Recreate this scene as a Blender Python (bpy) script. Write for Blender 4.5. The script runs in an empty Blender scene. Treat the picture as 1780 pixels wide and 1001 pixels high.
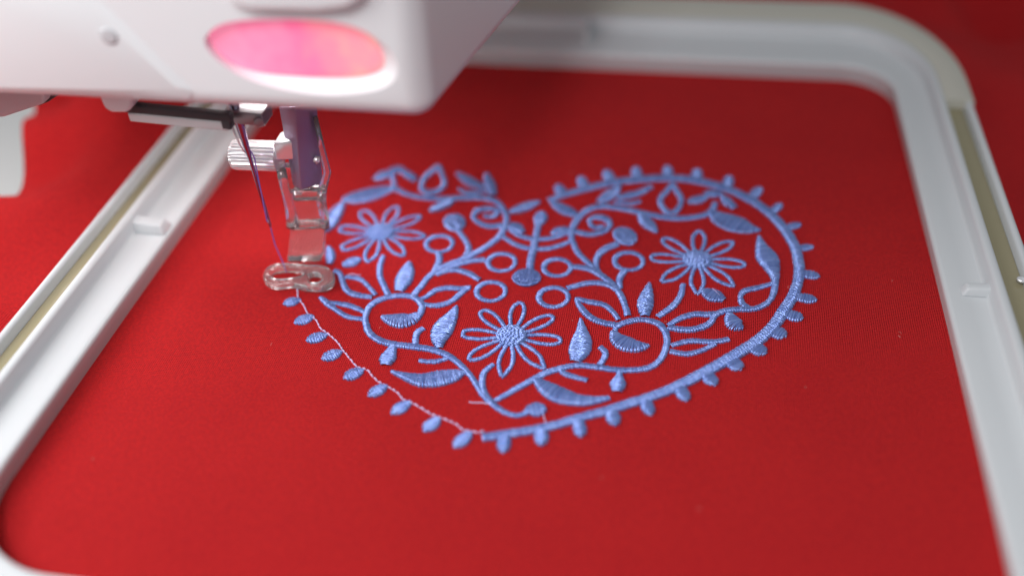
import bpy, bmesh, math, random
from mathutils import Vector, Matrix, noise
random.seed(7)
scene = bpy.context.scene
COL = scene.collection
MM = 0.001

# ------------------------------------------------------------------ camera
# camera axes in the place's own frame: x along the hoop's far bar, y away, z up
FPX = 1700.0
AX = Vector((0.98459559, 0.07948656, -0.15573509))      # place x seen in camera (right, down, forward)
AY = Vector((0.17003577, -0.64279673, 0.74692717))
AZ = AX.cross(AY); AZ = -AZ if AZ.y > 0 else AZ
AZ.normalize(); AX.normalize(); AY = AZ.cross(AX) if AZ.cross(AX).dot(AY) > 0 else AX.cross(AZ)
AY.normalize()
CAMH = 145.0
cam = bpy.data.cameras.new('camera'); camo = bpy.data.objects.new('camera', cam); COL.objects.link(camo)
right = Vector((AX.x, AY.x, AZ.x)); down = Vector((AX.y, AY.y, AZ.y)); fwd = Vector((AX.z, AY.z, AZ.z))
M = Matrix((( right.x, -down.x, -fwd.x, 0), (right.y, -down.y, -fwd.y, 0), (right.z, -down.z, -fwd.z, CAMH*MM), (0, 0, 0, 1)))
camo.matrix_world = M
cam.sensor_width = 36; cam.lens = 36*FPX/1780
cam.clip_start = 0.005; cam.clip_end = 20
cam.dof.use_dof = True; cam.dof.focus_distance = 0.213; cam.dof.aperture_fstop = 3.9
scene.camera = camo

# ------------------------------------------------------------------ light
w = bpy.data.worlds.new('World'); scene.world = w; w.use_nodes = True
bg = w.node_tree.nodes['Background']; bg.inputs[0].default_value = (0.92, 0.95, 1.0, 1); bg.inputs[1].default_value = 0.20

def area(name, loc, target, size, power, color=(1, 1, 1), shape='SQUARE', size_y=None):
    l = bpy.data.lights.new(name, 'AREA'); l.energy = power; l.color = color
    l.shape = 'RECTANGLE' if size_y else shape; l.size = size*MM
    if size_y: l.size_y = size_y*MM
    o = bpy.data.objects.new(name, l); COL.objects.link(o)
    o.location = Vector(loc)*MM
    d = (Vector(target)-Vector(loc))
    o.rotation_euler = d.to_track_quat('-Z', 'Y').to_euler()
    return o
area('room_window_light', (-235, 95, 205), (-50, 160, 0), 180, 0.52, (1.0, 0.99, 0.985))
area('machine_lamp', (-178, 188, 54), (-165, 184, 0), 30, 0.10, (1.0, 0.97, 0.95))
area('needle_lamp', (-88, 192, 52), (-78, 194, 0), 24, 0.046, (1.0, 0.97, 0.95))
area('room_front_light', (-60, -130, 430), (-40, 170, 0), 150, 1.05, (0.97, 0.98, 1.0))

scene.view_settings.view_transform = 'Standard'; scene.view_settings.look = 'None'
scene.view_settings.exposure = 0.36; scene.view_settings.gamma = 1

# ------------------------------------------------------------------ helpers
def ray(px, py):
    d = Vector((px-890, py-500.5, FPX))
    return Vector((d.dot(AX), d.dot(AY), d.dot(AZ)))
def at(px, py, z=0.0):                       # point of the photograph on the level z (mm)
    v = ray(px, py); t = (z-CAMH)/v.z
    return Vector((v.x*t, v.y*t, z))
def on(px, py, Y):                           # point of the photograph on the upright plane y = Y (mm)
    v = ray(px, py); t = Y/v.y
    return Vector((v.x*t, Y, CAMH+v.z*t))

class MB:
    def __init__(s): s.v = []; s.f = []; s.c = []
    def add(s, vs, fs, c=0.5):
        o = len(s.v); s.v += [tuple(x) for x in vs]; s.f += [tuple(i+o for i in f) for f in fs]; s.c += [c]*len(vs)
    def build(s, name, mat, parent=None, smooth=True, bevel=0, segs=3, angle=40):
        me = bpy.data.meshes.new(name)
        me.from_pydata([(x*MM, y*MM, z*MM) for x, y, z in s.v], [], s.f); me.update()
        at_ = me.attributes.new('shade', 'FLOAT', 'POINT'); at_.data.foreach_set('value', s.c)
        bm = bmesh.new(); bm.from_mesh(me)
        if bevel:
            bmesh.ops.remove_doubles(bm, verts=bm.verts, dist=1e-7)
            bmesh.ops.recalc_face_normals(bm, faces=bm.faces)
            ed = [e for e in bm.edges if len(e.link_faces) == 2 and e.calc_face_angle(0) > math.radians(28)]
            bmesh.ops.bevel(bm, geom=ed, offset=bevel*MM, segments=segs, profile=0.5, affect='EDGES', clamp_overlap=True)
        for f in bm.faces: f.smooth = smooth
        bm.to_mesh(me); bm.free()
        if smooth and bevel:
            me.set_sharp_from_angle(angle=math.radians(angle))
        me.materials.append(mat)
        o = bpy.data.objects.new(name, me); COL.objects.link(o)
        if parent: o.parent = parent
        return o
    def box(s, c, u, v, w_):                  # centre and three half axes
        c = Vector(c); u = Vector(u); v = Vector(v); w_ = Vector(w_)
        vs = [c+a*u+b*v+d*w_ for a in (-1, 1) for b in (-1, 1) for d in (-1, 1)]
        s.add(vs, [(0, 1, 3, 2), (4, 6, 7, 5), (0, 4, 5, 1), (2, 3, 7, 6), (0, 2, 6, 4), (1, 5, 7, 3)])
    def prism(s, pts, off):                   # polygon swept by a vector
        n = len(pts); off = Vector(off)
        vs = [Vector(p) for p in pts]+[Vector(p)+off for p in pts]
        s.add(vs, [tuple(range(n))[::-1], tuple(range(n, 2*n))]+[(i, (i+1) % n, n+(i+1) % n, n+i) for i in range(n)])
    def tube(s, pts, rads, n=10, c=0.5, caps=True):
        pts = [Vector(p) for p in pts]
        if not hasattr(rads, '__len__'): rads = [rads]*len(pts)
        vs = []; up = None
        for i, p in enumerate(pts):
            t = (pts[min(i+1, len(pts)-1)]-pts[max(i-1, 0)]).normalized()
            if up is None: up = t.orthogonal().normalized()
            up = (up-t*up.dot(t)).normalized(); b = t.cross(up)
            for k in range(n):
                a = 2*math.pi*k/n
                vs.append(p+(up*math.cos(a)+b*math.sin(a))*rads[i])
        fs = [(i*n+k, i*n+(k+1) % n, (i+1)*n+(k+1) % n, (i+1)*n+k) for i in range(len(pts)-1) for k in range(n)]
        if caps: fs += [tuple(range(n))[::-1], tuple(range((len(pts)-1)*n, len(pts)*n))]
        s.add(vs, fs, c)

def empty(name, loc, parent=None):
    o = bpy.data.objects.new(name, None); COL.objects.link(o); o.empty_display_size = 0.01
    o.location = Vector(loc)*MM
    if parent: o.parent = parent
    return o
def keep(child_root):                         # children are modelled in place coordinates
    bpy.context.view_layer.update()
    inv = child_root.matrix_world.inverted()
    return inv
def tag(o, label, cat, kind=None, group=None):
    o['label'] = label; o['category'] = cat
    if kind: o['kind'] = kind
    if group: o['group'] = group

def spline(pts, closed=False, step=0.3):
    """Catmull-Rom through tuples (x, y, w), resampled at an even step."""
    n = len(pts); out = []
    def P(i): return pts[i % n] if closed else pts[max(0, min(n-1, i))]
    for i in range(n if closed else n-1):
        a, b, c, d = P(i-1), P(i), P(i+1), P(i+2)
        L = math.hypot(c[0]-b[0], c[1]-b[1]); m = max(4, int(L/0.12))
        for k in range(m):
            t = k/m
            q = []
            for j in range(len(b)):
                q.append(0.5*((2*b[j])+(-a[j]+c[j])*t+(2*a[j]-5*b[j]+4*c[j]-d[j])*t*t+(-a[j]+3*b[j]-3*c[j]+d[j])*t**3))
            out.append(q)
    out.append(list(P(0) if closed else pts[-1]))
    s = [0]
    for a, b in zip(out, out[1:]): s.append(s[-1]+math.hypot(b[0]-a[0], b[1]-a[1]))
    N = max(2, int(round(s[-1]/step))); res = []; j = 0
    for i in range(N+1):
        T = s[-1]*i/N
        while j < len(s)-2 and s[j+1] < T: j += 1
        u = (T-s[j])/max(1e-9, s[j+1]-s[j])
        res.append([x+(y-x)*u for x, y in zip(out[j], out[j+1])])
    return res

# ------------------------------------------------------------------ materials
def mat(name, color=(.8, .8, .8), rough=.5, metal=0.0, **kw):
    m = bpy.data.materials.new(name); m.use_nodes = True
    b = m.node_tree.nodes['Principled BSDF']
    b.inputs['Base Color'].default_value = (*color, 1); b.inputs['Roughness'].default_value = rough; b.inputs['Metallic'].default_value = metal
    for k, v in kw.items(): b.inputs[k.replace('_', ' ')].default_value = v
    return m
def nodes(m): return m.node_tree.nodes, m.node_tree.links, m.node_tree.nodes['Principled BSDF']
def math_(m, op, a, b=None):
    n = m.node_tree.nodes.new('ShaderNodeMath'); n.operation = op
    for i, x in enumerate((a, b)):
        if x is None: continue
        if hasattr(x, 'links') or hasattr(x, 'is_output'): m.node_tree.links.new(x, n.inputs[i])
        else: n.inputs[i].default_value = x
    return n.outputs[0]
def grain(m, scale, strength, dist=0.0002, detail=4, rough_var=0.0):
    N, L, b = nodes(m)
    tc = N.new('ShaderNodeTexCoord'); no = N.new('ShaderNodeTexNoise'); no.inputs['Scale'].default_value = scale; no.inputs['Detail'].default_value = detail
    L.new(tc.outputs['Object'], no.inputs['Vector'])
    bu = N.new('ShaderNodeBump'); bu.inputs['Strength'].default_value = strength; bu.inputs['Distance'].default_value = dist
    L.new(no.outputs['Fac'], bu.inputs['Height']); L.new(bu.outputs['Normal'], b.inputs['Normal'])
    if rough_var:
        r0 = b.inputs['Roughness'].default_value
        mr = N.new('ShaderNodeMapRange'); mr.inputs['To Min'].default_value = r0-rough_var; mr.inputs['To Max'].default_value = r0+rough_var
        L.new(no.outputs['Fac'], mr.inputs['Value']); L.new(mr.outputs[0], b.inputs['Roughness'])

def cloth_material():
    m = mat('red cotton', (0.55, 0.016, 0.018), 0.85)
    N, L, b = nodes(m)
    b.inputs['Specular IOR Level'].default_value = 0.18
    b.inputs['Sheen Weight'].default_value = 0.0; b.inputs['Sheen Roughness'].default_value = 0.5
    b.inputs['Sheen Tint'].default_value = (1, 0.45, 0.4, 1)
    tc = N.new('ShaderNodeTexCoord'); sep = N.new('ShaderNodeSeparateXYZ')
    wob = N.new('ShaderNodeTexNoise'); wob.inputs['Scale'].default_value = 260; wob.inputs['Detail'].default_value = 2
    L.new(tc.outputs['Object'], wob.inputs['Vector'])
    sc = N.new('ShaderNodeVectorMath'); sc.operation = 'SCALE'; sc.inputs['Scale'].default_value = 0.00022
    L.new(wob.outputs['Color'], sc.inputs[0])
    ad = N.new('ShaderNodeVectorMath'); ad.operation = 'ADD'
    L.new(tc.outputs['Object'], ad.inputs[0]); L.new(sc.outputs[0], ad.inputs[1])
    L.new(ad.outputs[0], sep.inputs[0])
    P = 0.00046
    u = math_(m, 'DIVIDE', sep.outputs['X'], P); v = math_(m, 'DIVIDE', sep.outputs['Y'], P*1.1)
    fu = math_(m, 'ABSOLUTE', math_(m, 'SINE', math_(m, 'MULTIPLY', u, math.pi)))
    fv = math_(m, 'ABSOLUTE', math_(m, 'SINE', math_(m, 'MULTIPLY', v, math.pi)))
    iu = math_(m, 'FLOOR', u); iv = math_(m, 'FLOOR', v)
    ck = math_(m, 'MODULO', math_(m, 'ABSOLUTE', math_(m, 'ADD', iu, iv)), 2.0)
    over = math_(m, 'MULTIPLY', math_(m, 'POWER', fu, 0.8), math_(m, 'POWER', fv, 0.45))
    under = math_(m, 'MULTIPLY', math_(m, 'POWER', fu, 0.45), math_(m, 'POWER', fv, 0.8))
    h = math_(m, 'ADD', math_(m, 'MULTIPLY', over, ck), math_(m, 'MULTIPLY', math_(m, 'MULTIPLY', under, 0.62), math_(m, 'SUBTRACT', 1.0, ck)))
    # uneven yarn: each cell a little different
    cv = N.new('ShaderNodeCombineXYZ'); L.new(iu, cv.inputs[0]); L.new(iv, cv.inputs[1])
    wn = N.new('ShaderNodeTexWhiteNoise'); wn.noise_dimensions = '2D'; L.new(cv.outputs[0], wn.inputs['Vector'])
    h2 = math_(m, 'MULTIPLY', h, math_(m, 'ADD', 0.6, math_(m, 'MULTIPLY', wn.outputs['Value'], 0.6)))
    bu = N.new('ShaderNodeBump'); bu.inputs['Strength'].default_value = 1.0; bu.inputs['Distance'].default_value = 0.0010
    L.new(h2, bu.inputs['Height']); L.new(bu.outputs['Normal'], b.inputs['Normal'])
    pk = N.new('ShaderNodeTexNoise'); pk.inputs['Scale'].default_value = 110; pk.inputs['Detail'].default_value = 3; L.new(tc.outputs['Object'], pk.inputs['Vector'])
    b2 = N.new('ShaderNodeBump'); b2.inputs['Strength'].default_value = 0.35; b2.inputs['Distance'].default_value = 0.0012
    L.new(pk.outputs['Fac'], b2.inputs['Height']); L.new(b2.outputs['Normal'], bu.inputs['Normal'])
    # dye: slubs and faint large-scale unevenness
    n2 = N.new('ShaderNodeTexNoise'); n2.inputs['Scale'].default_value = 45; n2.inputs['Detail'].default_value = 6; L.new(tc.outputs['Object'], n2.inputs['Vector'])
    mx = N.new('ShaderNodeMix'); mx.data_type = 'RGBA'
    mx.inputs['A'].default_value = (0.66, 0.013, 0.021, 1); mx.inputs['B'].default_value = (0.97, 0.028, 0.028, 1)
    f = math_(m, 'ADD', math_(m, 'MULTIPLY', wn.outputs['Value'], 0.55), math_(m, 'MULTIPLY', n2.outputs['Fac'], 0.45))
    L.new(f, mx.inputs['Factor']); L.new(mx.outputs['Result'], b.inputs['Base Color'])
    return m

def thread_material():
    m = mat('blue rayon thread', (0.13, 0.22, 0.66), 0.25, 0.5)
    N, L, b = nodes(m)
    b.inputs['Specular IOR Level'].default_value = 0.6
    b.inputs['Sheen Weight'].default_value = 0.15; b.inputs['Sheen Roughness'].default_value = 0.4; b.inputs['Sheen Tint'].default_value = (0.75, 0.82, 1, 1)
    a = N.new('ShaderNodeAttribute'); a.attribute_name = 'shade'
    mx = N.new('ShaderNodeMix'); mx.data_type = 'RGBA'
    mx.inputs['A'].default_value = (0.13, 0.205, 0.51, 1); mx.inputs['B'].default_value = (0.265, 0.375, 0.76, 1)
    L.new(a.outputs['Fac'], mx.inputs['Factor']); L.new(mx.outputs['Result'], b.inputs['Base Color'])
    return m

M_cloth = cloth_material()
M_thread = thread_material()
M_pale = mat('pale thread', (0.60, 0.45, 0.70), 0.45)
M_hoop = mat('white hoop plastic', (0.535, 0.555, 0.57), 0.4); grain(M_hoop, 900, 0.05, 0.0001, 3, 0.05)
M_strip = mat('khaki satin strip', (0.28, 0.248, 0.15), 0.2); grain(M_strip, 300, 0.08, 0.0002, 4, 0.08)
M_band = mat('greyed khaki plastic', (0.50, 0.485, 0.42), 0.4); grain(M_band, 500, 0.06)
M_head = mat('white machine plastic', (0.75, 0.76, 0.775), 0.36); grain(M_head, 700, 0.05, 0.0001, 3, 0.05)
M_greyp = mat('light grey plastic', (0.52, 0.52, 0.54), 0.4); grain(M_greyp, 700, 0.05)
M_dark = mat('dark grey metal', (0.045, 0.047, 0.05), 0.6, 0.0); grain(M_dark, 900, 0.06)
M_steel = mat('polished steel', (0.36, 0.30, 0.40), 0.18, 1.0); grain(M_steel, 500, 0.03)
M_bar = mat('plated steel bar', (0.30, 0.24, 0.36), 0.36, 0.6); grain(M_bar, 500, 0.04)
M_chrome = mat('bright nickel', (0.90, 0.90, 0.92), 0.2, 0.6)
M_clear = mat('clear acrylic', (0.97, 0.965, 0.97), 0.04, 0, Transmission_Weight=0.95, IOR=1.47); grain(M_clear, 420, 0.35, 0.0006, 2)
M_frost = mat('hazy acrylic', (0.98, 0.98, 1.0), 0.1, 0, Transmission_Weight=0.78, IOR=1.45); grain(M_frost, 300, 0.1, 0.0004)
M_clamp = mat('brushed grey metal', (0.30, 0.29, 0.30), 0.35, 0.7)
M_sole = mat('clear moulded sole', (0.98, 0.97, 0.98), 0.05, 0, Transmission_Weight=0.93, IOR=1.58); grain(M_sole, 380, 0.25, 0.0006, 2)
M_milk = mat('milky acrylic', (0.97, 0.97, 0.98), 0.05, 0, Transmission_Weight=0.93, IOR=1.6); grain(M_milk, 420, 0.3, 0.0006, 2)
M_lens = mat('milky lamp lens', (0.62, 0.66, 0.66), 0.25)
M_table = mat('white table', (0.80, 0.80, 0.79), 0.4); grain(M_table, 400, 0.05)

def button_material():
    m = mat('lit pink button', (0.75, 0.22, 0.36), 0.25)
    N, L, b = nodes(m)
    tc = N.new('ShaderNodeTexCoord')
    n = N.new('ShaderNodeTexNoise'); n.inputs['Scale'].default_value = 130; n.inputs['Detail'].default_value = 2; L.new(tc.outputs['Object'], n.inputs['Vector'])
    sx = N.new('ShaderNodeSeparateXYZ'); L.new(tc.outputs['Object'], sx.inputs[0])
    cr = N.new('ShaderNodeValToRGB')
    e = cr.color_ramp.elements
    e[0].position = 0.18; e[0].color = (1.0, 0.30, 0.46, 1); x_ = cr.color_ramp.elements.new(0.42); x_.color = (1.0, 0.10, 0.29, 1); e[-1].position = 0.74; e[-1].color = (1.0, 0.46, 0.27, 1)
    mr = N.new('ShaderNodeMapRange'); mr.inputs['From Min'].default_value = -0.082; mr.inputs['From Max'].default_value = -0.050
    L.new(sx.outputs['X'], mr.inputs['Value'])
    f = math_(m, 'ADD', math_(m, 'MULTIPLY', mr.outputs[0], 0.62), math_(m, 'MULTIPLY', math_(m, 'SUBTRACT', n.outputs['Fac'], 0.28), 0.75))
    L.new(f, cr.inputs[0]); L.new(cr.outputs[0], b.inputs['Emission Color'])
    b.inputs['Emission Strength'].default_value = 0.45
    return m
M_button = button_material()

# ------------------------------------------------------------------ table and cloth
def ss(a, b, x):
    t = max(0, min(1, (x-a)/(b-a))); return t*t*(3-2*t)
HX0, HX1, HY0, HY1 = -120.5, 59.6, 77.6, 273.4       # inside of the hoop
mb = MB(); mb.prism([(-520, -160, -46), (620, -160, -46), (620, 920, -46), (-520, 920, -46)], (0, 0, -20))
tb = mb.build('table_top', M_table); tb['kind'] = 'structure'

def cloth_z(x, y):
    dl = (HX0-16)-x; dr = x-(HX1+16); dt = y-(HY1+29)
    z = 0.0
    if dl > 0:
        z += ss(0, 22, dl)*9+ss(2, 30, dl)*(4.6*math.sin(x*0.10+y*0.045+0.4)+4.0*math.sin(y*0.125-x*0.07))
    if dr > 0 or dt > 0:
        d = math.hypot(max(dr, 0), max(dt, 0))
        s = ss(0, 40, d)
        z += s*(-4+7.5*math.sin((x*0.8-y*0.75)*0.085+0.2)+2.5*math.sin((x+y*0.7)*0.12))
        z += s*11*noise.noise(Vector((x*0.022, y*0.022, 3.1)))
        z -= ss(10, 90, d)*16
        z = max(z, -38)
    return z
xs = []; x = -250.0
while x <= 360: xs.append(x); x += 2.5
ys = []; y = 20.0
while y <= 640: ys.append(y); y += 2.5
def left_edge(y):                                     # where the cloth ends towards the table
    return -172.5-ss(180, 262, y)*30-max(0, 187-y)*0.9
mb = MB(); idx = {}
vs = []; fs = []
for j, y in enumerate(ys):
    x0 = left_edge(y)
    for i, x in enumerate(xs):
        t = i/(len(xs)-1)
        X = x0+(360-x0)*t
        z = cloth_z(X, y)
        if X-x0 < 6: z += -1.5*(1-(X-x0)/6)**2
        vs.append((X, y, z))
n = len(xs)
for j in range(len(ys)-1):
    for i in range(n-1): fs.append((j*n+i, j*n+i+1, (j+1)*n+i+1, (j+1)*n+i))
# turned-under hem along the free edge
o = len(vs)
for j, y in enumerate(ys):
    x, y_, z = vs[j*n]; vs.append((x+0.6, y_, z-1.2)); vs.append((x+3, y_, z-1.6))
for j in range(len(ys)-1):
    fs.append((j*n, (j+1)*n, o+2*(j+1), o+2*j)); fs.append((o+2*j, o+2*(j+1), o+2*(j+1)+1, o+2*j+1))
mb.add(vs, fs)
CLOTH = mb.build('embroidered_cloth', M_cloth)
tag(CLOTH, 'red woven cotton cloth clamped in the white hoop, stitched with an unfinished blue floral heart', 'cloth')

# ------------------------------------------------------------------ embroidery stitches
def px_path(path):
    """(px, py, width in px) -> (x, y, width in mm) on the cloth; width measured across the stroke."""
    out = []; n = len(path)
    for i, (px, py, wd) in enumerate(path):
        a = path[max(0, i-1)]; b = path[min(n-1, i+1)]
        tx, ty = b[0]-a[0], b[1]-a[1]; l = math.hypot(tx, ty) or 1
        nx, ny = -ty/l, tx/l
        c = at(px, py); e = 4.0
        q = at(px+nx*e, py+ny*e)-at(px-nx*e, py-ny*e)
        T = at(px+tx/l*e, py+ty/l*e)-at(px-tx/l*e, py-ty/l*e); T.normalize()
        across = abs(q.x*(-T.y)+q.y*T.x)/(2*e)
        out.append((c.x, c.y, max(0.25, wd*across*1.04)))
    return out
def W(path, wd):
    if not hasattr(wd, '__len__'): wd = [wd]*len(path)
    return [(p[0], p[1], q) for p, q in zip(path, wd)]

def stitch(mb, A, B, H, r, c, lift=0.0, k=7, dips=(), rel=1.0):
    """one satin thread arching from A to B (2-D, mm)"""
    dx, dy = B[0]-A[0], B[1]-A[1]; l = math.hypot(dx, dy) or 1e-6
    tx, ty = -dy/l, dx/l
    vs = []
    for i in range(k+1):
        s = -1+2*i/k
        s2 = math.sin(s*math.pi/2)
        z = lift+H*max(0, 1-abs(s2)**2.6)**0.5-0.12*(abs(s) > 0.999)
        for d_ in dips: z -= 0.13*max(0, 1-abs(s2-d_)*l/1.0)
        x = (A[0]+B[0])/2+dx/2*s2; y = (A[1]+B[1])/2+dy/2*s2
        # across the thread: outer low, inner high
        for q, dz in ((-1, -0.13), (-0.5, 0.05), (0.5, 0.05), (1, -0.13)):
            vs.append((x+tx*r*q, y+ty*r*q, z+dz*rel*r/0.2))
    fs = [(i*4+q, (i+1)*4+q, (i+1)*4+q+1, i*4+q+1) for i in range(k) for q in range(3)]
    mb.add(vs, fs, c)

PITCH = 0.285
def satin_mm(mb, pts, closed=False, lift=0.0, hs=1.0, pitch=PITCH, flat=False):
    sp = spline(pts, closed, pitch)
    n = len(sp)
    rng = range(n-1) if closed else range(n)
    for i in rng:
        a = sp[(i-1) % (n-1)] if closed else sp[max(0, i-1)]
        b = sp[(i+1) % (n-1)] if closed else sp[min(n-1, i+1)]
        x, y, wd = sp[i]; wd = max(wd, 0.3)
        tx, ty = b[0]-a[0], b[1]-a[1]; l = math.hypot(tx, ty) or 1
        tx /= l; ty /= l; nx, ny = -ty, tx
        hw = wd/2
        s = 0.26*pitch*(1 if i % 2 else -1)
        j1 = random.uniform(-.07, .10); j2 = random.uniform(-.07, .10)
        A = (x-nx*(hw+j1)-tx*s, y-ny*(hw+j1)-ty*s); B = (x+nx*(hw+j2)+tx*s, y+ny*(hw+j2)+ty*s)
        H = min(0.75, 0.20+0.21*wd)*hs*random.uniform(.93, 1.06)
        k = 5 if wd < 1.1 else (7 if wd < 2 else 13)
        dips = () if wd < 2.0 else [((i*0.37+random.uniform(-.1, .1)) % 1.0)*1.5-0.75]
        if wd > 3.2: dips.append(dips[0]-1.0 if dips[0] > 0 else dips[0]+1.0)
        stitch(mb, A, B, H, pitch*0.60, random.random(), lift, k, dips)
def satin(mb, path, wd, closed=False, lift=0.0, hs=1.0):
    satin_mm(mb, px_path(W(path, wd)), closed, lift, hs)

def fill_disc(mb, cx, cy, rx, ry, ang, H, lift=0.0, seg=1.5, pitch=0.34):
    ca, sa = math.cos(ang), math.sin(ang)
    v = -ry+pitch*0.4; row = 0
    while v < ry:
        half = rx*math.sqrt(max(0, 1-(v/ry)**2))
        u = -half+random.uniform(-.05, .05); first = True
        L0 = seg*random.uniform(.3, 1.0)
        while u < half-0.05:
            e = min(half+random.uniform(-.05, .05), u+(L0 if first else seg*random.uniform(.6, 1.4)))
            if half-e < 0.35: e = half+random.uniform(-.05, .05)
            first = False
            um = (u+e)/2
            z = lift+H*math.sqrt(max(0.02, 1-(um/(rx*1.08))**2-(v/(ry*1.08))**2))
            A = (cx+u*ca-v*sa, cy+u*sa+v*ca); B = (cx+e*ca-v*sa, cy+e*sa+v*ca)
            stitch(mb, A, B, 0.10, pitch*0.62, random.random(), z-0.04, 4, (), 1.6)
            u = e
        v += pitch*random.uniform(.93, 1.07); row += 1
    # padding under the threads
    vs = [(cx, cy, lift+H*0.93)]; fs = []
    for r_, k in ((0.6, 0), (1.0, 1)):
        for i in range(20):
            a = 2*math.pi*i/20
            uu, vv = math.cos(a)*rx*r_*0.98, math.sin(a)*ry*r_*0.98
            vs.append((cx+uu*ca-vv*sa, cy+uu*sa+vv*ca, lift+(H*0.72 if k == 0 else -0.05)))
    for i in range(20):
        fs.append((0, 1+i, 1+(i+1) % 20)); fs.append((1+i, 21+i, 21+(i+1) % 20, 1+(i+1) % 20))
    mb.add(vs, fs, 0.4)

def motif(name, draw, parent=CLOTH, m=None):
    mb = MB(); draw(mb)
    return mb.build(name, m or M_thread, parent)
def stroke(name, path, wd, closed=False, lift=0.0, hs=1.0):
    return motif(name, lambda mb: satin(mb, path, wd, closed, lift, hs))

# --- flowers
FLOWERS = [((661, 405), [(628.6, 366), (691, 358), (734, 375.5), (742, 412), (703.8, 446.8), (638, 458), (593.5, 434), (590, 398)]),
           ((888.6, 585), [(836, 539.5), (904.6, 524), (963.8, 549), (978, 593), (947.8, 642.7), (872.7, 658), (812, 626.7), (801.5, 580)]),
           ((1211.7, 452.5), [(1151, 414), (1216, 400), (1276, 419.6), (1298, 461), (1277.5, 500), (1212.5, 514), (1147.8, 491.5), (1128.6, 448)])]
for c, tips in FLOWERS:
    C = at(*c)
    fl = bpy.data.objects.new('flower', None); COL.objects.link(fl); fl.parent = CLOTH; fl.empty_display_size = 0.005
    for t in tips:
        T = at(*t); u = (T-C); L = u.length; u.normalize(); v = Vector((-u.y, u.x, 0))
        def draw(mb):
            prof = [(2.4, 0.42), (4.2, 0.95), (6.6, 1.40), (8.8, 1.38), (10.4, 0.86), (L-0.5, 0.0)]
            ww = 1.0
            pts = [(C+u*a+v*b) for a, b in prof]+[(C+u*a-v*b) for a, b in prof[-2::-1]]
            satin_mm(mb, [(p.x, p.y, ww) for p in pts], False, 0.0, 1.05)
        motif('petal', draw, fl)
    motif('flower_center', lambda mb: fill_disc(mb, C.x, C.y, 3.3, 3.2, 0.05, 1.0, 0.12, 0.95), fl)

# --- rings
for cx, cy, rx, ry in [(764, 423.5, 28, 17.7), (872, 455.5, 29, 17.6), (853.5, 506, 30.4, 19), (968.5, 464.5, 28.8, 18.4), (962, 516, 31, 20.4), (1093, 453.5, 30, 18.8)]:
    C = at(cx, cy+1)
    R = (at(cx+rx, cy)-at(cx-rx, cy)).length/2*0.985
    def draw(mb):
        wd = 1.30
        pts = [(C.x+(R-wd/2)*math.cos(a*math.pi/6), C.y+(R-wd/2)*math.sin(a*math.pi/6), wd*(1+0.12*math.cos(a*math.pi/6-2.6))) for a in range(12)]
        satin_mm(mb, pts, True, 0.0, 1.0)
    motif('ring', draw)

# --- scalloped heart outline
OUT = [(839, 761, 13), (876, 756, 14), (916, 749.5, 14), (964, 740, 14), (1012, 725.5, 14), (1060, 713, 14.5), (1100, 700, 15), (1124, 693, 15), (1164, 678, 16), (1204, 658.7, 17), (1220, 650, 17),
       (1252, 633, 18), (1284, 614, 18.5), (1313, 596, 19), (1332, 580, 19), (1348, 563, 20), (1364, 538, 20), (1378, 515.5, 19), (1386, 493, 18.5), (1389, 474, 18.5), (1388, 458, 18.5),
       (1383, 434, 18), (1377, 421, 17), (1370, 409, 16), (1356, 391, 14.5), (1337, 372, 13), (1313, 354, 12), (1282, 337.5, 11), (1252, 326, 10.5), (1212, 315.5, 10.5), (1172, 311, 10.5), (1132, 312, 10.5),
       (1076, 317, 10), (1036, 325, 10), (988, 338, 9), (953, 350, 8)]
stroke('heart_outline', [p[:2] for p in OUT], [p[2] for p in OUT], lift=0.12)
# bead: base on the outline, tip outward, width across
BEADS = [((979, 342), (969, 322), 19), ((1017, 329), (1009, 308), 19), ((1062, 318), (1054, 297), 20), ((1108, 313), (1105, 291), 19), ((1161, 310), (1160, 289), 19), ((1211, 314), (1212, 295), 20),
         ((1263, 328), (1268, 307), 20), ((1304, 347), (1322, 327), 17), ((1340, 372), (1358, 355), 14), ((1367, 398), (1391, 390), 12), ((1385, 434), (1413, 429), 11), ((1392, 476), (1424, 481), 14),
         ((1385, 517), (1419, 522), 15), ((1366, 546), (1395, 554), 18), ((1341, 574), (1366, 585), 21), ((1305, 601), (1331, 615), 22), ((1268, 626), (1288, 643), 23), ((1226, 648), (1243, 670), 23),
         ((1180, 673), (1194, 697), 23), ((1121, 695), (1131, 722), 23), ((1062, 714), (1070, 740), 25), ((1006, 732), (1010, 760), 24), ((942, 745), (941, 775), 26), ((877, 757), (875, 787), 25)]
LBEADS = [((522, 521), (493, 529), 14), ((545, 550), (512, 562), 16), ((568, 582), (533, 593), 17), ((593, 611), (560, 625), 18), ((631, 643), (598, 658), 19), ((672, 670), (641, 689), 19), ((713, 698), (681, 720), 20),
          ((764, 726), (737, 750), 22), ((819, 752), (789, 778), 22)]
for b, t, wd in BEADS:
    p = [(b[0]+(t[0]-b[0])*s, b[1]+(t[1]-b[1])*s) for s in (0, .25, .5, .75, .93, 1)]
    stroke('bead', p, [wd*.72, wd*.92, wd, wd*.88, wd*.55, wd*.25])
for b, t, wd in LBEADS:
    p = [(b[0]+(t[0]-b[0])*s, b[1]+(t[1]-b[1])*s) for s in (0, .2, .5, .8, .95, 1)]
    stroke('bead', p, [wd*.25, wd*.75, wd, wd*.8, wd*.4, wd*.2])

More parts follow.
